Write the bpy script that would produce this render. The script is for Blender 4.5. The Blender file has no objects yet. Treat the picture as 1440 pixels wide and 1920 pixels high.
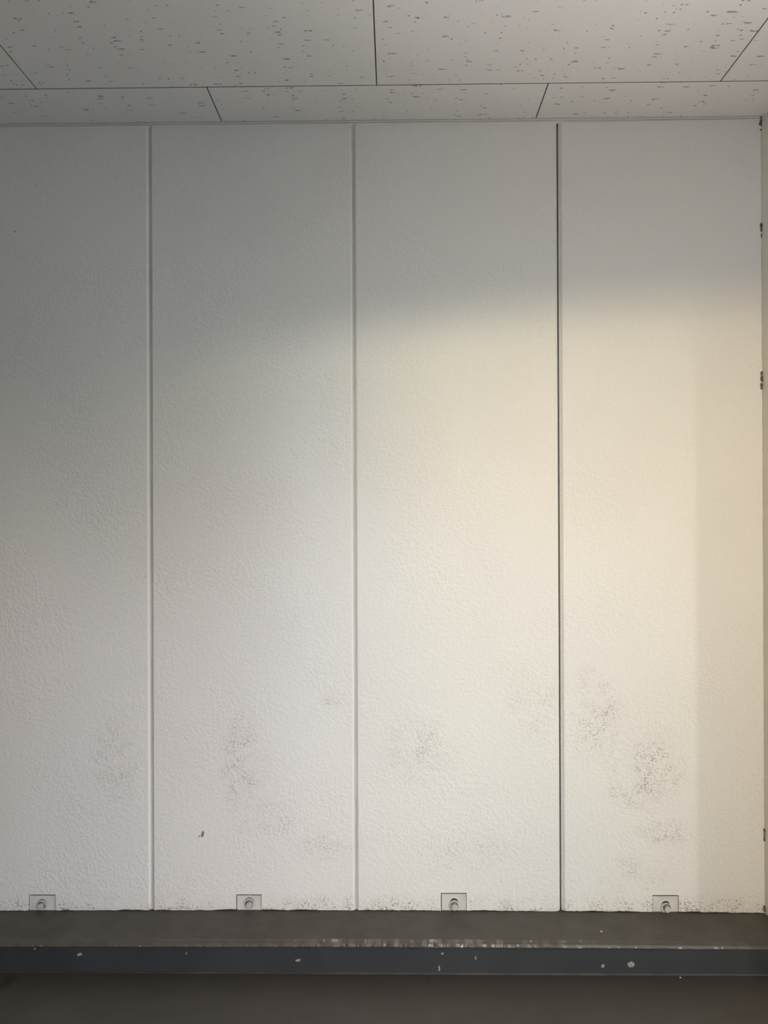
import bpy, bmesh, math, random
from mathutils import Vector, Matrix

scene = bpy.context.scene
C = scene.collection
R = random.Random(7)

# ---------------------------------------------------------------- camera
CAM_Z = 1.247                    # eye above the floor
FPX = 1442.0                     # focal length in pixels of a 1440 x 1920 frame
PITCH, YAW, ROLL = math.radians(0.108), math.radians(-0.735), math.radians(-0.229)
cy, sy, cp, sp = math.cos(YAW), math.sin(YAW), math.cos(PITCH), math.sin(PITCH)
fwd = Vector((sy * cp, cy * cp, sp))
rt = Vector((cy, -sy, 0.0))
up = rt.cross(fwd)
cr, sr = math.cos(ROLL), math.sin(ROLL)
rt, up = cr * rt + sr * up, -sr * rt + cr * up
cam_d = bpy.data.cameras.new('camera')
cam_d.sensor_fit = 'VERTICAL'
cam_d.sensor_height = 24.0
cam_d.lens = 24.0 * FPX / 1920.0
cam_d.clip_start = 0.02
cam = bpy.data.objects.new('camera', cam_d)
C.objects.link(cam)
M = Matrix.Identity(4)
for i in range(3):
    M[i][0], M[i][1], M[i][2] = rt[i], up[i], -fwd[i]
M.translation = (0, 0, CAM_Z)
cam.matrix_world = M
scene.camera = cam

# ---------------------------------------------------------------- light and exposure
vs = scene.view_settings
vs.view_transform = 'Standard'
vs.look = 'None'
vs.exposure = 0.0
vs.gamma = 1.0
vs.use_curve_mapping = False

world = bpy.data.worlds.new('world')
scene.world = world
world.use_nodes = True


def area_lamp(name, loc, aim, sx, sy_, power, col, spread=180):
    d = bpy.data.lights.new(name, 'AREA')
    d.shape = 'RECTANGLE'
    d.size, d.size_y = sx, sy_
    d.energy = power
    d.color = col
    d.spread = math.radians(spread)
    o = bpy.data.objects.new(name, d)
    C.objects.link(o)
    o.location = loc
    o.rotation_euler = (Vector(aim) - Vector(loc)).to_track_quat('-Z', 'Y').to_euler()
    return o


#LIGHTS
def lamp_power(o, rgb):
    """total power and tint of a lamp from its three channel weights"""
    m = max(rgb)
    o.data.energy = 100.0 * m
    o.data.color = [v / m for v in rgb]
    return o


def spot_lamp(name, loc, aim, radius, angle, rgb):
    d = bpy.data.lights.new(name, 'SPOT')
    d.shadow_soft_size = radius
    d.spot_size = math.radians(angle)
    d.spot_blend = 1.0
    o = bpy.data.objects.new(name, d)
    C.objects.link(o)
    o.location = loc
    o.rotation_euler = (Vector(aim) - Vector(loc)).to_track_quat('-Z', 'Y').to_euler()
    return lamp_power(o, rgb)


AIM = (0.3, 2.25, 1.2)
# inferred source beyond the opening; the extra lamps are added to fit wall brightness
lamp_power(area_lamp('warm_louvred_lamp', (0.9, -4.5, 2.25), (0.1, 2.25, 1.1), 1.3, 0.25, 1, (1, 1, 1), 34), (0.0490, 0.0390, 0.0120))
lamp_power(area_lamp('cool_fitted_strip', (1.3, -4.5, 2.25), (0.1, 2.25, 1.1), 0.7, 0.25, 1, (1, 1, 1), 22), (0.0072, 0.0102, 0.0138))
lamp_power(area_lamp('fitted_rear_lamp', (1.4, -3.5, 2.3), AIM, 0.35, 0.2, 1, (1, 1, 1)), (0.18, 0.14, 0.065))
lamp_power(area_lamp('fitted_rear_lamp', (0.7, -2.0, 2.3), AIM, 0.35, 0.2, 1, (1, 1, 1)), (0.0801, 0.0188, 0.0))
lamp_power(area_lamp('long_fitted_lamp', (0.5, -4.5, 2.25), AIM, 1.2, 0.35, 1, (1, 1, 1)), (0.1512, 0.0, 0.0))
# added fill lamps at ground level, facing up to brighten the ceiling
lamp_power(area_lamp('ground_fill', (0.3, -1.6, 0.05), (0.3, -1.6, 3), 0.5, 0.4, 1, (1, 1, 1)), (0.1462, 0.0756, 0.0))
lamp_power(area_lamp('ground_fill', (0.9, -0.8, 0.05), (0.9, -0.8, 3), 0.5, 0.4, 1, (1, 1, 1)), (0.2117, 0.2416, 0.2832))
# added fill spots for lower left, lower middle and ceiling; small lamp at right
spot_lamp('low_fill', (0.9, -1.2, 1.3), (-1.2, 2.25, 0.1), 0.3, 44, (1.6663, 1.2756, 1.0657))
spot_lamp('low_cool_fill', (1.5, -1.2, 1.6), (-0.2, 2.25, 0.05), 0.3, 40, (0.12, 0.44, 1.02))
spot_lamp('ceiling_fill', (0.75, -0.5, 0.4), (0.58, 0.7, 2.39), 0.2, 50, (2.05, 1.96, 1.98))
spot_lamp('side_lamp', (2.52, -1.4, 1.8), (0.25, 2.25, 0.15), 0.02, 52, (0.88, 0.88, 0.82))
world.node_tree.nodes['Background'].inputs[0].default_value = (0.926, 1.0, 0.944, 1)
world.node_tree.nodes['Background'].inputs[1].default_value = 2.2
#ENDLIGHTS

# ---------------------------------------------------------------- measures
D = 2.2523                      # front face of the panelled wall
LEDGE = CAM_Z - 1.1644          # top of the kerb
CEIL = CAM_Z + 1.1510
EDGE_Y = 2.085                  # face of the kerb
JOINT0 = -0.7164                # first panel joint; panels are 0.6 m wide
CORNER = 1.0745                 # face of the right-hand wall


def sag(x):
    return 0.001 - 0.0042 * ((x + 0.1) / 1.1) ** 2 if x > -1.4 else -0.0049


def ray(px, py):
    return rt * ((px - 720) / FPX) + up * ((960 - py) / FPX) + fwd


def on_y(px, py, y=D):
    d = ray(px, py)
    return Vector((0, 0, CAM_Z)) + d * (y / d.y)


def on_z(px, py, z):
    d = ray(px, py)
    return Vector((0, 0, CAM_Z)) + d * ((z - CAM_Z) / d.z)


# ---------------------------------------------------------------- helpers
def link(name, bm, mat, parent=None, loc=None, smooth=False):
    me = bpy.data.meshes.new(name)
    bmesh.ops.recalc_face_normals(bm, faces=bm.faces)
    bm.to_mesh(me)
    bm.free()
    mats = mat if isinstance(mat, (list, tuple)) else [mat]
    for m in mats:
        me.materials.append(m)
    if smooth:
        for p in me.polygons:
            p.use_smooth = True
    o = bpy.data.objects.new(name, me)
    C.objects.link(o)
    if parent is not None:
        o.parent = parent
    if loc is not None:
        o.location = loc
    return o


def empty(name, loc=(0, 0, 0)):
    o = bpy.data.objects.new(name, None)
    o.empty_display_size = 0.05
    C.objects.link(o)
    o.location = loc
    return o


def structure(o, label=None):
    o['kind'] = 'structure'
    if label:
        o['label'] = label
    return o


def tag(o, label, cat, group=None):
    o['label'] = label
    o['category'] = cat
    if group:
        o['group'] = group
    return o


def box(bm, a, b, bevel=0.0, segs=1):
    r = bmesh.ops.create_cube(bm, size=1.0)
    vsx = r['verts']
    for v in vsx:
        v.co = Vector([a[i] + (b[i] - a[i]) * (v.co[i] + 0.5) for i in range(3)])
    if bevel:
        es = list({e for v in vsx for e in v.link_edges})
        bmesh.ops.bevel(bm, geom=es, offset=bevel, segments=segs, affect='EDGES', profile=0.5)
    return bm


# ---------------------------------------------------------------- materials
class NT:
    def __init__(self, name):
        self.m = bpy.data.materials.new(name)
        self.m.use_nodes = True
        self.t = self.m.node_tree
        self.b = self.t.nodes['Principled BSDF']
        self.pos = self.n('ShaderNodeNewGeometry').outputs['Position']

    def n(self, kind, **kw):
        x = self.t.nodes.new(kind)
        for k, v in kw.items():
            setattr(x, k, v)
        return x

    def put(self, sock, v):
        if hasattr(v, 'is_output'):
            self.t.links.new(v, sock)
        else:
            sock.default_value = v

    def math(self, op, a, b=None, c=None, clamp=False):
        x = self.n('ShaderNodeMath', operation=op, use_clamp=clamp)
        for i, v in enumerate((a, b, c)):
            if v is not None:
                self.put(x.inputs[i], v)
        return x.outputs[0]

    def vmath(self, op, a, b=None):
        x = self.n('ShaderNodeVectorMath', operation=op)
        self.put(x.inputs[0], a)
        if b is not None:
            self.put(x.inputs[1], b)
        return x.outputs['Value'] if op in ('LENGTH', 'DISTANCE') else x.outputs['Vector']

    def noise(self, scale, detail=2.0, vec=None, rough=0.5):
        x = self.n('ShaderNodeTexNoise')
        self.put(x.inputs['Vector'], vec or self.pos)
        x.inputs['Scale'].default_value = scale
        x.inputs['Detail'].default_value = detail
        x.inputs['Roughness'].default_value = rough
        return x.outputs['Fac']

    def voronoi(self, scale, vec=None, rnd=1.0, feature='F1', dims='3D'):
        x = self.n('ShaderNodeTexVoronoi', feature=feature, voronoi_dimensions=dims)
        self.put(x.inputs['Vector'], vec or self.pos)
        x.inputs['Scale'].default_value = scale
        x.inputs['Randomness'].default_value = rnd
        return x

    def ramp(self, v, lo, hi, a=0.0, b=1.0):
        x = self.n('ShaderNodeMapRange', clamp=True, interpolation_type='SMOOTHSTEP')
        self.put(x.inputs[0], v)
        x.inputs[1].default_value, x.inputs[2].default_value = lo, hi
        x.inputs[3].default_value, x.inputs[4].default_value = a, b
        return x.outputs[0]

    def mix(self, f, a, b):
        x = self.n('ShaderNodeMix', data_type='RGBA')
        self.put(x.inputs[0], f)
        for i, v in ((6, a), (7, b)):
            if not hasattr(v, 'is_output') and len(v) == 3:
                v = (*v, 1)
            self.put(x.inputs[i], v)
        return x.outputs[2]

    def xyz(self, vec=None):
        x = self.n('ShaderNodeSeparateXYZ')
        self.put(x.inputs[0], vec or self.pos)
        return x.outputs

    def blob(self, c, sx, sz):
        """soft elliptical mask on the wall round the point c"""
        v = self.vmath('SUBTRACT', self.pos, tuple(c))
        v = self.vmath('MULTIPLY', v, (1 / sx, 0, 1 / sz))
        return self.ramp(self.vmath('LENGTH', v), 1.0, 0.15)

    def bump(self, h, strength, dist):
        x = self.n('ShaderNodeBump')
        self.put(x.inputs['Strength'], strength)
        x.inputs['Distance'].default_value = dist
        self.put(x.inputs['Height'], h)
        self.t.links.new(x.outputs[0], self.b.inputs['Normal'])

    def done(self, col, rough=0.8, spec=0.3):
        self.put(self.b.inputs['Base Color'], col if hasattr(col, 'is_output') else (*col, 1))
        self.put(self.b.inputs['Roughness'], rough)
        self.b.inputs['Specular IOR Level'].default_value = spec
        return self.m


WHITE = (0.76, 0.752, 0.73)


def mat_panel():
    k = NT('stippled_white_paint')
    x, y, z = k.xyz()
    # stipple relief: soft pitted orange-peel coat, stronger in places
    pit = k.noise(125, 1.5)
    pit2 = k.noise(320, 1.0)
    h = k.math('ADD', k.ramp(pit, 0.36, 0.66), k.math('MULTIPLY', pit2, 0.25))
    patch = k.ramp(k.noise(4.0, 2.0), 0.35, 0.65, 0.45, 1.0)
    h = k.math('MULTIPLY', h, patch)
    k.bump(h, 0.62, 0.0012)
    # grime lodged in the pits: a band along the foot and scuffed patches
    hole = k.ramp(k.noise(175, 2.5), 0.53, 0.39)
    hole = k.math('MULTIPLY', hole, k.ramp(k.noise(38, 3.0), 0.38, 0.62, 0.25, 1.0))
    foot = k.math('MULTIPLY', k.ramp(z, LEDGE + 0.062, LEDGE + 0.008), k.ramp(k.noise(7.0, 2.0), 0.36, 0.56, 0.55, 1.0))
    mask = k.math('MULTIPLY', foot, 1.1)
    for (px, py, rx, ry, a) in [(215, 1430, 45, 85, 0.34), (455, 1430, 42, 95, 0.44), (785, 1412, 70, 60, 0.36),
                                (1120, 1350, 45, 85, 0.46), (1228, 1450, 52, 75, 0.58), (1210, 1492, 60, 30, 0.42),
                                (1245, 1560, 50, 28, 0.42), (1155, 1475, 14, 40, 0.36), (620, 1590, 60, 30, 0.30),
                                (880, 1600, 90, 50, 0.20), (1190, 1640, 60, 40, 0.26), (625, 1310, 22, 22, 0.4),
                                (1000, 1320, 60, 60, 0.18), (1110, 1270, 30, 30, 0.22), (500, 1540, 60, 40, 0.2)]:
        c = on_y(px, py)
        b = k.blob(c, rx * D / FPX * 1.45, ry * D / FPX * 1.45)
        mask = k.math('MAXIMUM', mask, k.math('MULTIPLY', b, a * 1.5))
    mask = k.math('MULTIPLY', mask, k.ramp(k.noise(16, 4.0), 0.34, 0.62, 0.25, 1.0))
    # a few loose specks anywhere
    vo = k.voronoi(9.0)
    rr = k.xyz(vo.outputs['Color'])
    speck = k.math('LESS_THAN', vo.outputs['Distance'], k.math('MULTIPLY', k.math('POWER', rr[0], 5.0), 0.034))
    col = k.mix(k.ramp(k.noise(1.7, 3.0), 0.3, 0.7), (0.765, 0.758, 0.738), (0.735, 0.728, 0.708))
    col = k.mix(k.math('MULTIPLY', mask, hole), col, (0.30, 0.26, 0.22))
    col = k.mix(k.math('MULTIPLY', k.math('MULTIPLY', mask, k.ramp(k.noise(22, 3.0), 0.4, 0.7)), 0.10), col, (0.42, 0.36, 0.31))
    col = k.mix(k.math('MULTIPLY', speck, 0.6), col, (0.22, 0.20, 0.17))
    # the dark crooked scuff on the second panel
    for (px, py, rx, ry) in [(380.8, 1561, 2.2, 3.2), (379.6, 1564.5, 2.2, 3.2), (378.8, 1567.4, 2.3, 2.2), (374, 1568, 1.4, 1.8)]:
        c = on_y(px, py)
        col = k.mix(k.math('MULTIPLY', k.blob(c, rx * D / FPX * 1.6, ry * D / FPX * 1.6), 0.9), col, (0.09, 0.08, 0.075))
    return k.done(col, 0.62, 0.3)


def mat_ceiling():
    k = NT('fissured_ceiling_board')
    wob = k.n('ShaderNodeTexNoise')
    k.put(wob.inputs['Vector'], k.pos)
    wob.inputs['Scale'].default_value = 35
    w = k.vmath('SCALE', k.vmath('SUBTRACT', wob.outputs['Color'], (0.5, 0.5, 0.5)))
    w.node.inputs['Scale'].default_value = 0.012
    p = k.vmath('ADD', k.pos, w)
    # fissures, long along x
    flat = k.vmath('MULTIPLY', p, (1.0, 3.6, 0.0))
    v1 = k.voronoi(15, flat, 1.0, dims='2D')
    c1 = k.xyz(v1.outputs['Color'])
    r1 = k.math('MULTIPLY', k.math('POWER', c1[0], 2.6), 0.19)
    f1 = k.math('SUBTRACT', r1, v1.outputs['Distance'])
    f1 = k.ramp(f1, 0.0, 0.03)
    br = k.ramp(k.noise(190, 2.0), 0.40, 0.56)
    f1 = k.math('MULTIPLY', f1, br)
    # pinholes
    flat2 = k.vmath('MULTIPLY', p, (1.0, 1.25, 0.0))
    v2 = k.voronoi(36, flat2, 1.0, dims='2D')
    c2 = k.xyz(v2.outputs['Color'])
    r2 = k.math('MULTIPLY', k.math('POWER', c2[1], 2.8), 0.12)
    f2 = k.ramp(k.math('SUBTRACT', r2, v2.outputs['Distance']), 0.0, 0.03)
    f = k.math('MAXIMUM', f1, k.math('MULTIPLY', f2, 0.9))
    # one bruised corner with long dark scratches
    for (px, py, lx, ly) in [(1372, 23, 15, 3.2), (1402, 42, 13, 3.0), (1389, 57, 5, 3.2), (1337, 29, 8, 2.2), (1340, 90, 10, 2.4)]:
        c = on_z(px, py, CEIL)
        q = k.vmath('MULTIPLY', k.vmath('SUBTRACT', p, tuple(c)), (1 / (lx * 0.00125), 1 / (ly * 0.0013), 0.0))
        f = k.math('MAXIMUM', f, k.math('MULTIPLY', k.ramp(k.vmath('LENGTH', q), 1.0, 0.5), k.ramp(k.noise(240, 2), 0.35, 0.55, 0.4, 1.0)))
    col = k.mix(k.ramp(k.noise(2.2, 3.0), 0.3, 0.7), (0.87, 0.845, 0.815), (0.835, 0.815, 0.785))
    col = k.mix(k.math('MULTIPLY', f, 0.78), col, (0.17, 0.155, 0.14))
    k.bump(k.math('MULTIPLY', f, -1.0), 0.5, 0.002)
    return k.done(col, 0.9, 0.15)


def mat_paint(name, a, b, scale, rough, spec, r2=None, bump=0.0):
    k = NT(name)
    f = k.ramp(k.noise(scale, 4.0), 0.3, 0.7)
    col = k.mix(f, a, b)
    ro = rough if r2 is None else k.ramp(k.noise(scale * 6, 3.0), 0.3, 0.7, rough, r2)
    if bump:
        k.bump(k.noise(90, 3.0), bump, 0.002)
    return k.done(col, ro, spec)


def mat_nosing():
    """worn glossy edge of the kerb: bare patches and ragged bright chips along its rims"""
    k = NT('worn_kerb_nosing')
    x, y, z = k.xyz()
    st = k.vmath('MULTIPLY', k.pos, (1.0, 0.25, 0.25))
    worn = k.ramp(k.math('ABSOLUTE', k.math('SUBTRACT', x, 0.12)), 0.55, 0.12)      # scuffed most near the middle
    chips = k.ramp(k.noise(75, 3.0, st), 0.60, 0.68)
    place = k.math('MAXIMUM', k.math('MULTIPLY', k.ramp(z, LEDGE - 0.0022, LEDGE - 0.0005), worn), k.ramp(z, LEDGE - 0.0080, LEDGE - 0.0098))
    chips = k.math('MULTIPLY', chips, place)
    col = k.mix(k.ramp(k.noise(30, 4.0, st), 0.35, 0.65), (0.070, 0.061, 0.050), (0.082, 0.073, 0.061))
    bare = k.math('MULTIPLY', worn, k.ramp(k.noise(60, 4.0, st), 0.45, 0.68))
    col = k.mix(k.math('MULTIPLY', bare, 0.6), col, (0.20, 0.185, 0.16))
    col = k.mix(k.math('MULTIPLY', chips, 0.75), col, (0.40, 0.38, 0.35))
    k.bump(k.noise(85, 4.0, st), k.math('MULTIPLY_ADD', worn, 0.5, 0.2), 0.004)
    return k.done(col, k.math('MULTIPLY_ADD', worn, -0.33, 0.50), 0.5)


def mat_floor():
    k = NT('grey_brown_floor_paint')
    col = k.mix(k.ramp(k.noise(2.5, 4.0), 0.3, 0.7), (0.052, 0.045, 0.037), (0.062, 0.054, 0.045))
    c = on_z(13, 1842, 0)
    q = k.vmath('MULTIPLY', k.vmath('SUBTRACT', k.pos, tuple(c)), (1 / 0.022, 1 / 0.05, 0.0))
    col = k.mix(k.math('MULTIPLY', k.ramp(k.vmath('LENGTH', q), 1.0, 0.3), 0.6), col, (0.022, 0.018, 0.014))
    k.bump(k.noise(60, 3.0), 0.12, 0.002)
    return k.done(col, k.ramp(k.noise(9, 3.0), 0.3, 0.7, 0.38, 0.5), 0.4)


m_panel = mat_panel()
m_ceil = mat_ceiling()
m_wall = mat_paint('plain_white_paint', (0.84, 0.81, 0.75), (0.81, 0.78, 0.72), 3.0, 0.7, 0.3, bump=0.15)
m_far = mat_paint('plain_grey_wall', (0.50, 0.49, 0.47), (0.46, 0.45, 0.43), 2.0, 0.85, 0.2)
m_gap_shade = mat_paint('shaded_board_edge', (0.16, 0.145, 0.13), (0.12, 0.11, 0.10), 30, 0.95, 0.1)  # dark board-edge colour that paints shade into the ceiling joints
m_dark = mat_paint('dark_joint', (0.035, 0.032, 0.028), (0.05, 0.046, 0.04), 20, 0.95, 0.1)
m_seal = mat_paint('grey_white_sealant', (0.56, 0.555, 0.54), (0.50, 0.495, 0.48), 14, 0.6, 0.3)
m_plate = mat_paint('painted_recess_plate', (0.63, 0.625, 0.60), (0.55, 0.545, 0.52), 28, 0.6, 0.3, bump=0.2)
m_bolt = mat_paint('painted_bolt', (0.52, 0.51, 0.49), (0.40, 0.39, 0.37), 90, 0.5, 0.4, bump=0.2)
m_top = mat_paint('brown_ledge_paint', (0.082, 0.071, 0.057), (0.068, 0.059, 0.048), 3.0, 0.46, 0.4, 0.6, bump=0.1)
m_face = mat_paint('dark_blue_grey_kerb_paint', (0.035, 0.040, 0.045), (0.029, 0.033, 0.038), 6.0, 0.5, 0.4, 0.6, bump=0.1)
m_nose = mat_nosing()
m_floor = mat_floor()
m_chip = mat_paint('bare_plaster_chip', (0.36, 0.36, 0.36), (0.24, 0.24, 0.24), 240, 0.8, 0.2)
m_dust = mat_paint('dark_dust', (0.09, 0.078, 0.064), (0.20, 0.18, 0.155), 160, 1.0, 0.0)
m_grit = mat_paint('pale_grit', (0.5, 0.48, 0.44), (0.38, 0.36, 0.33), 300, 0.8, 0.2)
m_trim = mat_paint('white_edge_strip', (0.80, 0.78, 0.75), (0.76, 0.74, 0.71), 9, 0.7, 0.3)

# ---------------------------------------------------------------- the panelled wall
wall = structure(link('wall_back', box(bmesh.new(), (-2.6, D + 0.030, -0.02), (4.0, D + 0.15, CEIL + 0.05)), m_dark),
                 'white stippled concrete panel wall facing the viewer above the kerb')

CH = 0.0085                      # chamfer along the panel edges
FLAT = 0.0                       # plain border


def panel(x0, x1, gap0, gap1, niche, top0=0.0, top1=0.0, seed=1):
    """one upright slab: chamfered long edges, ragged foot, a notch for the anchor, 30 mm thick"""
    rr = random.Random(seed)
    a, b = x0 + gap0, x1 - gap1
    zt = CEIL - 0.0055
    xs = [a, a + CH]
    n = 64
    xs += [a + CH + (b - a - 2 * CH) * i / n for i in range(1, n)]
    xs += [b - CH, b]
    if niche:
        nx0, nx1, nz = niche
        xs = [x for x in xs if not (nx0 - 0.004 < x < nx1 + 0.004)] + [nx0, nx1]
        xs.sort()
    bm = bmesh.new()
    zb = LEDGE + 0.0022
    zmid = [LEDGE + 0.012, LEDGE + 0.02]
    wob = [0.0] * len(xs)
    for i in range(1, len(xs)):
        wob[i] = 0.75 * wob[i - 1] + rr.uniform(-0.0011, 0.0011)
    rows = []
    levels = ['bottom', LEDGE + 0.012]
    levels += [niche[2]] if niche else [LEDGE + 0.047]
    levels += ['top']
    for L in levels:
        row = []
        for i, x in enumerate(xs):
            z = L
            if L == 'bottom':
                z = max(LEDGE + 0.0009, zb + wob[i]) + sag(x)
            if L == 'top':
                t = (x - a) / (b - a)
                z = zt - (top0 * (1 - t) + top1 * t)
            yy = D
            if i == 0 or (i == len(xs) - 1 and gap1):
                yy = D + CH * 0.9
            elif L == 'bottom':
                yy = D + 0.0012
            row.append(bm.verts.new((x, yy, z)))
        rows.append(row)
    for j in range(len(rows) - 1):
        for i in range(len(xs) - 1):
            if niche and j < 2 and xs[i] >= niche[0] - 1e-6 and xs[i + 1] <= niche[1] + 1e-6:
                continue
            bm.faces.new((rows[j][i], rows[j][i + 1], rows[j + 1][i + 1], rows[j + 1][i]))
    # give the slab its thickness
    edges = [e for e in bm.edges if len(e.link_faces) == 1]
    r = bmesh.ops.extrude_edge_only(bm, edges=edges)
    for v in r['geom']:
        if isinstance(v, bmesh.types.BMVert):
            v.co.y = D + 0.029
    return bm


anchors_px = [(52.5, 104, 1677.5, (79.0, 1697.0), 0), (442.5, 490.5, 1677.2, (467.5, 1694.0), 0),
              (827.0, 875.0, 1674.3, (851.7, 1697.3), 1), (1223.5, 1272.5, 1678.6, (1248.5, 1702.3), 1)]
niches = []
for (l, r_, t, c, hole) in anchors_px:
    niches.append((on_y(l, 1690).x, on_y(r_, 1690).x, on_y((l + r_) / 2, t).z))
P = [(JOINT0 - 1.2, JOINT0 - 0.6, None), (JOINT0 - 0.6, JOINT0, niches[0]), (JOINT0, JOINT0 + 0.6, niches[1]),
     (JOINT0 + 0.6, JOINT0 + 1.2, niches[2]), (JOINT0 + 1.2, CORNER + 0.0015, niches[3])]
for i, (x0, x1, ni) in enumerate(P):
    g1 = 0.0025 if i == 3 else 0.0 if i == 4 else 0.0003
    g0 = 0.0025 if i == 4 else 0.0003
    link('wall_panel', panel(x0, x1, g0, g1, ni, 0.004 if i == 4 else 0.0, 0.0 if i == 4 else 0.0005, 11 + i), m_panel, wall)
# sealant beads laid in the first two joints; the third stands open
for k_ in (-1, 0, 1):
    x = JOINT0 + 0.6 * k_
    bm = bmesh.new()
    ztop, zbot = CEIL - 0.006, LEDGE + 0.004
    prof = [(-0.0030, D + 0.0048), (-0.001, D + 0.0062), (0.0012, D + 0.0066), (0.0032, D + 0.0050)]
    segs = 24
    rows = []
    for s in range(segs + 1):
        z = zbot + (ztop - zbot) * s / segs
        rows.append([bm.verts.new((x + px_, py_ + R.uniform(-0.0004, 0.0004), z)) for px_, py_ in prof])
    for s in range(segs):
        for q in range(len(prof) - 1):
            bm.faces.new((rows[s][q], rows[s][q + 1], rows[s + 1][q + 1], rows[s + 1][q]))
    link('joint_sealant', bm, m_seal, wall, smooth=True)

# anchors at the foot of the panels
A_LABEL = ['painted hex bolt in a recess at the foot of the leftmost, darkest wall panel',
           'painted hex bolt under a round arc-shaped washer, in the second recess from the left',
           'painted hex bolt below a dark hole slit, recess at foot of the creamy third panel',
           'painted hex bolt below a dark hole slit, recess nearest the right-hand wall corner']


for i, (l, r_, t, c, hole) in enumerate(anchors_px):
    nx0, nx1, nz = niches[i]
    cc = on_y(c[0], c[1], D + 0.004)
    base = Vector(((nx0 + nx1) / 2, D, LEDGE))
    root = tag(empty('wall_anchor', base), A_LABEL[i], 'bolt', 'anchor bolts along the foot of the panelled wall')
    yp = D + 0.0050                                        # recess floor
    # recess plate with its round hole
    bm = bmesh.new()
    wr = 0.0155                                             # washer radius
    hc = (cc.x - base.x, cc.z - base.z + (0.0070 if hole else 0.0016))
    hr = 0.0125 if hole else 0.0155
    e0, e1 = nx0 - base.x + 0.0026, nx1 - base.x + 0.001
    z0, z1 = 0.0006 + sag(base.x), nz - base.z - 0.0048
    outer = []
    n = 32
    for q in range(n):
        a = 2 * math.pi * q / n
        dx, dz = math.cos(a), math.sin(a)
        sc = min(((e1 if dx > 0 else e0) - hc[0]) / dx if abs(dx) > 1e-6 else 9, ((z1 if dz > 0 else z0) - hc[1]) / dz if abs(dz) > 1e-6 else 9)
        outer.append((hc[0] + dx * sc, hc[1] + dz * sc))
    for cx_, cz_ in ((e0, z0), (e1, z0), (e1, z1), (e0, z1)):   # snap to true corners
        k_ = min(range(n), key=lambda q: (outer[q][0] - cx_) ** 2 + (outer[q][1] - cz_) ** 2)
        outer[k_] = (cx_, cz_)
    fo = [bm.verts.new((x, yp - base.y, z)) for x, z in outer]
    fi = [bm.verts.new((hc[0] + hr * math.cos(2 * math.pi * q / n), yp - base.y, hc[1] + hr * math.sin(2 * math.pi * q / n))) for q in range(n)]
    fb = [bm.verts.new((v.co.x, 0.02, v.co.z)) for v in fi]
    for q in range(n):
        w = (q + 1) % n
        bm.faces.new((fo[q], fo[w], fi[w], fi[q]))
        bm.faces.new((fi[q], fi[w], fb[w], fb[q]))
    link('recess_plate', bm, m_plate, root)
    # washer: a thin ring, its hole a little wide for the bolt
    wc = (cc.x - base.x, cc.z - base.z)
    bm = bmesh.new()
    n = 32
    hx = (wc[0] + (-0.0034, -0.0002, -0.0003, 0.0036)[i], wc[1] - (0.0030, 0.0030, 0.0034, 0.0018)[i])
    ic = (hx[0] * 0.55 + wc[0] * 0.45, hx[1] + 0.0022)
    rings = []
    for cc_, rad, y in ((wc, wr, 0.0052), (wc, wr, 0.0030), (wc, wr - 0.0008, 0.0022), (ic, 0.0112, 0.0022), (ic, 0.0112, 0.0052)):
        rings.append([bm.verts.new((cc_[0] + rad * math.cos(2 * math.pi * q / n), y, cc_[1] + rad * math.sin(2 * math.pi * q / n))) for q in range(n)])
    for a, b in zip(rings, rings[1:] + rings[:1]):
        for q in range(n):
            bm.faces.new((a[q], a[(q + 1) % n], b[(q + 1) % n], b[q]))
    link('washer', bm, m_bolt, root)
    # hex head, slightly turned and drooping
    bm = bmesh.new()
    rot = (0.3, 0.1, 0.5, 0.25)[i]
    vv = []
    for rad, y in ((0.0100, 0.0130), (0.0100, -0.0020), (0.0084, -0.0030)):
        vv.append([bm.verts.new((hx[0] + rad * math.cos(math.pi / 3 * q + rot), y, hx[1] - (0.0045 - y) * 0.08 + rad * math.sin(math.pi / 3 * q + rot))) for q in range(6)])
    for a, b in zip(vv, vv[1:]):
        for q in range(6):
            bm.faces.new((a[q], a[(q + 1) % 6], b[(q + 1) % 6], b[q]))
    bm.faces.new(vv[-1])
    bm.faces.new(vv[0])
    link('bolt_head', bm, m_bolt, root)

# ---------------------------------------------------------------- right-hand wall
SIDE_Y, SPLAY = 1.4, 0.22         # the wall opens outwards a little towards the viewer
bm = bmesh.new()
sx = CORNER + SPLAY * (D - SIDE_Y)
ring = [(CORNER - 0.008, D + 0.029), (CORNER, D), (sx, SIDE_Y), (sx + 0.25, SIDE_Y), (sx + 0.25, D + 0.029)]
lo = [bm.verts.new((x, y, -0.02)) for x, y in ring]
hi = [bm.verts.new((x, y, CEIL + 0.02)) for x, y in ring]
bm.faces.new(lo)
bm.faces.new(hi)
for i in range(5):
    bm.faces.new((lo[i], lo[(i + 1) % 5], hi[(i + 1) % 5], hi[i]))
structure(link('wall_right', bm, m_wall), 'cream-white side wall at the right-hand end of the panelled wall')

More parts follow.
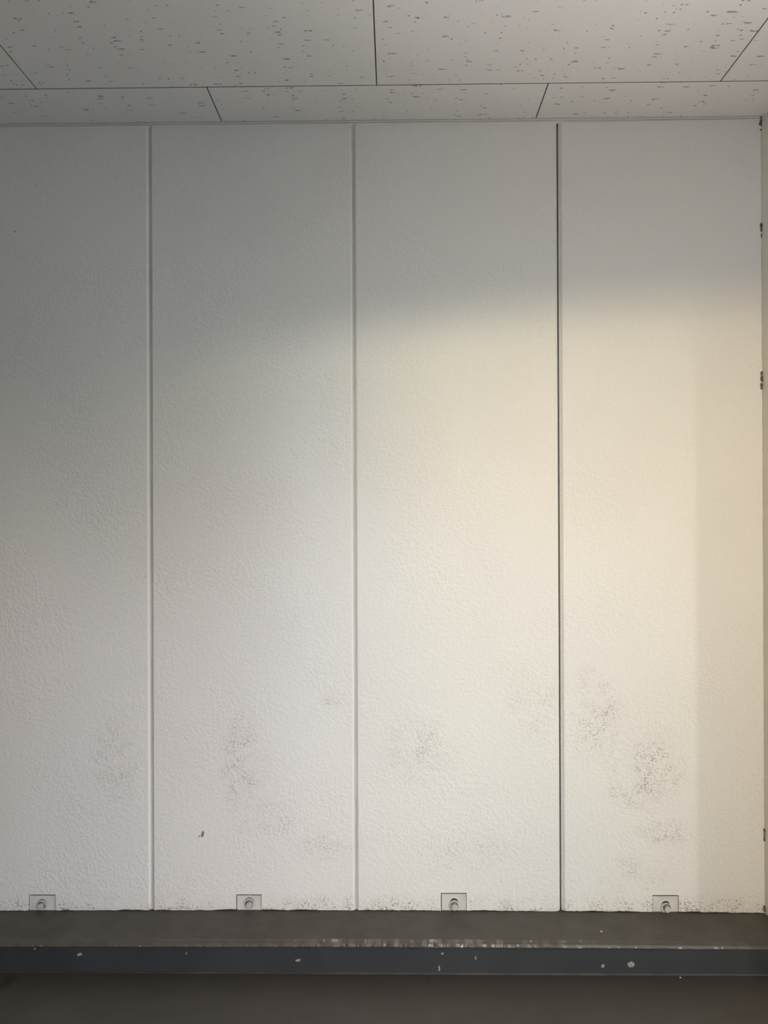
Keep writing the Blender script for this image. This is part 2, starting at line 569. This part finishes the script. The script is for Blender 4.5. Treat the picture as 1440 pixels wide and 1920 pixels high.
# ---------------------------------------------------------------- ceiling
ceil = structure(link('ceiling', box(bmesh.new(), (-2.6, -0.5, CEIL + 0.0085), (4.0, D + 0.15, CEIL + 0.06)), m_dark),
                 'ceiling of pale fissured boards over the panelled wall')
TL, TW, G, GY = 0.9192, 0.455, 0.0013, 0.0019
rows_ = [(2.0654, D - 0.0035, -0.5003)]
yy = 2.0654
q = 0
while yy > -0.5:
    rows_.append((max(yy - TW, -0.5), yy, (-0.9610, -0.5003)[q % 2]))
    yy -= TW
    q += 1
for (y0, y1, xo) in rows_:
    for n in range(-3, 6):
        a, b = xo + TL * (n - 1), xo + TL * n
        a, b = max(a, -2.6), min(b, 4.0)
        if b - a < 0.03:
            continue
        if a < CORNER < b and y1 > SIDE_Y:
            pass
        o = link('ceiling_tile', box(bmesh.new(), (a + G, y0 + GY, CEIL), (b - G, y1 - GY, CEIL + 0.009), 0.0007), [m_ceil, m_gap_shade], ceil)
        for f in o.data.polygons:
            if abs(f.normal.z) < 0.5:
                f.material_index = 1
# slim edge strip closing the ceiling against the wall
bm = bmesh.new()
prof = [(D - 0.0030, CEIL + 0.004), (D - 0.0030, CEIL - 0.0040), (D + 0.0030, CEIL - 0.0044), (D + 0.0034, CEIL - 0.0088), (D + 0.012, CEIL - 0.0088), (D + 0.012, CEIL + 0.004)]
vv = []
for s in range(41):
    x = -2.6 + (CORNER + 2.6) * s / 40
    j = R.uniform(-0.0005, 0.0005)
    vv.append([bm.verts.new((x, y + 0.0015, z + (j if z < CEIL else 0))) for y, z in prof])
for a, b in zip(vv, vv[1:]):
    for i in range(6):
        bm.faces.new((a[i], a[(i + 1) % 6], b[(i + 1) % 6], b[i]))
structure(link('trim_1', bm, m_trim), 'thin grey strip where the ceiling boards meet the panelled wall')

# ---------------------------------------------------------------- floor and kerb
structure(link('floor', box(bmesh.new(), (-6, -9, -0.1), (8, D + 0.15, 0.0)), m_floor), 'dark brown painted floor in front of the kerb')
kerb = structure(empty('kerb', (0, 0, 0)), 'low painted kerb running along the foot of the panelled wall')
KX0, KX1 = -2.6, CORNER + 0.05
bm = bmesh.new()
rows = []
for s_ in range(61):
    x = KX0 + (KX1 + 0.2 - KX0) * s_ / 60
    t = LEDGE + sag(x)
    rows.append([bm.verts.new(p) for p in ((x, 2.1045, 0.002), (x, 2.1045, t), (x, D + 0.0295, t), (x, D + 0.0295, 0.002))])
for a, b in zip(rows, rows[1:]):
    for i in range(4):
        bm.faces.new((a[i], b[i], b[(i + 1) % 4], a[(i + 1) % 4]))
bm.faces.new(rows[0])
bm.faces.new(rows[-1])
link('ledge_top', bm, m_top, kerb)['label'] = 'brown painted top of the kerb'
# nosing: an uneven worn chamfer
bm = bmesh.new()
n = 420
rows = []
wv = 0.0
for s in range(n + 1):
    x = KX0 + (KX1 - KX0) * s / n
    L0 = LEDGE + sag(x)
    wv = 0.8 * wv + R.uniform(-0.0007, 0.0007)
    drop = 0.0105 + 0.5 * wv + R.choice((0, 0, 0, 0.0006, -0.0004))
    rows.append([bm.verts.new(p) for p in ((x, 2.1045, L0), (x, 2.0965 + 0.2 * wv, L0 - 0.0012), (x, 2.0890 - 0.2 * wv, L0 - 0.0045 - 0.3 * wv),
                                            (x, EDGE_Y + R.uniform(-0.0004, 0.0006), L0 - drop), (x, EDGE_Y + 0.0008, LEDGE - 0.018), (x, 2.1045, LEDGE - 0.018))])
for a, b in zip(rows, rows[1:]):
    for i in range(5):
        bm.faces.new((a[i], b[i], b[i + 1], a[i + 1]))
bm.normal_update()
for f in bm.faces:
    if max(v.co.z for v in f.verts) < LEDGE + sag(f.verts[0].co.x) - 0.0085 and abs(f.normal.y) > 0.5:
        f.material_index = 1
link('kerb_nosing', bm, [m_nose, m_face], kerb)['label'] = 'worn glossy chamfered edge with bright chips'
bm = box(bmesh.new(), (KX0, EDGE_Y + 0.001, 0.002), (KX1 + 0.2, 2.104, LEDGE - 0.0165))
link('kerb_face', bm, m_face, kerb)['label'] = 'dark blue-grey painted front of the kerb'
# bead of sealer at the foot of the kerb
bm = bmesh.new()
rows = []
for s in range(121):
    x = KX0 + (KX1 + 0.2 - KX0) * s / 120
    w = max(0.0006, min(1.0, (x + 0.9) / 1.2) * 0.0026 + R.uniform(-0.0006, 0.0006))
    rows.append([bm.verts.new(p) for p in ((x, EDGE_Y + 0.002, 0.0002 + w * 1.1), (x, EDGE_Y - w * 0.35, w * 0.6), (x, EDGE_Y - w * 1.2, 0.0002))])
for a, b in zip(rows, rows[1:]):
    for i in range(2):
        bm.faces.new((a[i], b[i], b[i + 1], a[i + 1]))
m_bead = mat_paint('grey_floor_sealer', (0.095, 0.086, 0.076), (0.075, 0.067, 0.06), 12, 0.5, 0.4)
link('sealer_bead', bm, m_bead, kerb)

# plaster showing where paint has flaked off the kerb
for (px, py, w, h, sd) in [(149, 1790, 11, 6, 1), (558.5, 1801, 10, 5, 2), (823.5, 1816, 4, 12, 3), (829.5, 1788, 6, 5, 4), (892, 1797, 3, 8, 5),
                           (1130.5, 1811.5, 7, 7, 6), (1183.5, 1809, 16, 12, 7), (349, 1788, 2.5, 6, 8), (65, 1779, 4, 4, 9)]:
    rr = random.Random(sd)
    c = on_y(px, py, EDGE_Y)
    s = EDGE_Y / FPX / 2
    bm = bmesh.new()
    n = 11
    rim, top = [], []
    for q in range(n):
        a = 2 * math.pi * q / n
        f = rr.uniform(0.75, 1.12)
        x, z = c.x + w * s * f * math.cos(a + 0.3), c.z + h * s * f * math.sin(a) + 0.25 * w * s * f * math.cos(a)
        rim.append(bm.verts.new((x, EDGE_Y + 0.0012, z)))
        top.append(bm.verts.new((c.x + (x - c.x) * 0.86, EDGE_Y + 0.0002, c.z + (z - c.z) * 0.86)))
    mid = bm.verts.new((c.x, EDGE_Y + 0.0009, c.z))
    for q in range(n):
        k_ = (q + 1) % n
        bm.faces.new((rim[q], rim[k_], top[k_], top[q]))
        bm.faces.new((top[q], top[k_], mid))
    link('paint_chip', bm, m_chip, kerb)


# ---------------------------------------------------------------- rest of the place, behind the viewer
FY = -0.3                       # plane of the opening
#FRONT
JAMB, HEAD = 0.2, 2.02
#ENDFRONT
structure(link('wall_front', box(bmesh.new(), (-2.6, FY - 0.12, 0.0), (JAMB, FY, CEIL + 0.008)), m_far), 'wall pier beside the opening behind the viewer')
bm = bmesh.new()
prof = [(JAMB, HEAD - 0.065), (JAMB + 0.55, HEAD), (4.0, HEAD), (4.0, CEIL + 0.008), (JAMB, CEIL + 0.008)]   # underside dips at the pier, added to lower the wall shadow at left
fa = [bm.verts.new((x, FY, z)) for x, z in prof]
fb = [bm.verts.new((x, FY - 0.12, z)) for x, z in prof]
bm.faces.new(fa)
bm.faces.new(fb)
for i in range(5):
    bm.faces.new((fa[i], fa[(i + 1) % 5], fb[(i + 1) % 5], fb[i]))
structure(link('beam', bm, m_far), 'beam over the opening behind the viewer')
structure(link('wall_left', box(bmesh.new(), (-2.72, FY - 0.12, 0.0), (-2.6, D + 0.15, CEIL + 0.06)), m_far), 'far left wall of the bay')


# ---------------------------------------------------------------- dust clumps and grit
def clump(name, pts, mat, label, cat, group):
    """small lumpy tuft: overlapping knobbly balls, points are (x, y, z, rx, rz)"""
    bm = bmesh.new()
    rr = random.Random(int(pts[0][2] * 1000))
    for (x, y, z, rx, rz) in pts:
        r = bmesh.ops.create_icosphere(bm, subdivisions=2, radius=1.0)
        for v in r['verts']:
            f = rr.uniform(0.65, 1.2)
            v.co = Vector((x + v.co.x * rx * f, y + v.co.y * min(rx, rz) * 0.7 * f, z + v.co.z * rz * f))
    o = link(name, bm, mat, None)
    c = Vector(pts[0][:3])
    o.data.transform(Matrix.Translation(-c))
    o.location = c
    return tag(o, label, cat, group)


def corner(px, py, w, h):
    p = on_y(px, py, D - 0.001)
    s = D / FPX / 2
    return (min(p.x, CORNER - 0.0012), D - 0.0012, p.z, w * s, h * s)


GD = 'dust clumps in the corner of the wall'
clump('dust_clump', [corner(1428, 230, 6, 14), corner(1425, 233, 6, 4), corner(1427, 220, 5, 4), corner(1427, 243.5, 3, 4)], m_dust,
      'dark dust clump in the top wall corner, just under the ceiling', 'dust', GD)
clump('dust_clump', [corner(1429, 423, 6, 12), corner(1429, 430, 4, 9), corner(1429.5, 442, 2.5, 8)], m_dust,
      'single oval dust clump in the corner, in the grey upper part of the wall', 'dust', GD)
clump('dust_clump', [corner(1429, 710, 6, 12), corner(1428, 722, 5, 9), corner(1428, 700, 5, 8), corner(1428, 728, 4, 6)], m_dust,
      'straggling dark dust clump in the corner where the warm light begins', 'dust', GD)
clump('dust_clump', [corner(1433.5, 1557, 4, 10), corner(1435, 1567, 3, 14), corner(1434.5, 1574, 4, 7)], m_dust,
      'thin dust clump low in the corner, a little above the kerb', 'dust', GD)
clump('dust_clump', [corner(1436, 1704, 6, 12), corner(1433, 1700, 4, 6)], m_dust,
      'dust clump in the bottom corner where the wall meets the kerb', 'dust', GD)
# thin dark crack where panel and pier meet
bm = bmesh.new()
prev = None
xk = 0.0
for s in range(91):
    z = LEDGE + 0.01 + (CEIL - LEDGE - 0.02) * s / 90
    xk = 0.7 * xk + R.uniform(-0.0004, 0.0004)
    w = 0.0002 + R.uniform(0, 0.0004)
    cur = [bm.verts.new((CORNER - 0.0002, D - 0.0006 - w * 0.8, z)), bm.verts.new((CORNER - 0.0012 - w + 0.5 * xk, D - 0.0002, z)), bm.verts.new((CORNER + 0.0004, D + 0.002, z))]
    if prev:
        for i in range(3):
            bm.faces.new((prev[i], prev[(i + 1) % 3], cur[(i + 1) % 3], cur[i]))
    prev = cur
m_crack = mat_paint('corner_sealant', (0.52, 0.49, 0.44), (0.72, 0.70, 0.65), 30, 0.9, 0.1)
structure(link('trim_2', bm, m_crack), 'thin dirty sealant line down the right-hand wall corner')

GG = 'grit lying on kerb and floor'


def grit(px, py, z, w, mat, label, name='grit'):
    p = on_z(px, py, z)
    r = w * p.y / FPX / 2
    clump(name, [(p.x, p.y, z + r * 0.55, r, r * 0.6), (p.x + r * 0.6, p.y, z + r * 0.4, r * 0.6, r * 0.4)], mat, label, 'grit', GG)


grit(1127, 1748, LEDGE, 5, m_grit, 'pale crumb lying on the brown kerb top, left of the last bolt')
grit(1258.5, 1769, LEDGE - 0.0065, 5, m_grit, 'pale crumb on the worn kerb edge below the last bolt')
grit(1291.5, 1768, LEDGE - 0.006, 4, m_dark, 'dark crumb on the worn kerb edge towards the right-hand corner')
grit(1275.5, 1834, 0.0, 4, m_grit, 'pale crumb on the dark floor below the kerb')
grit(804.5, 1840, 0.0, 6, m_dark, 'dark crumb on the floor in front of the middle of the kerb')
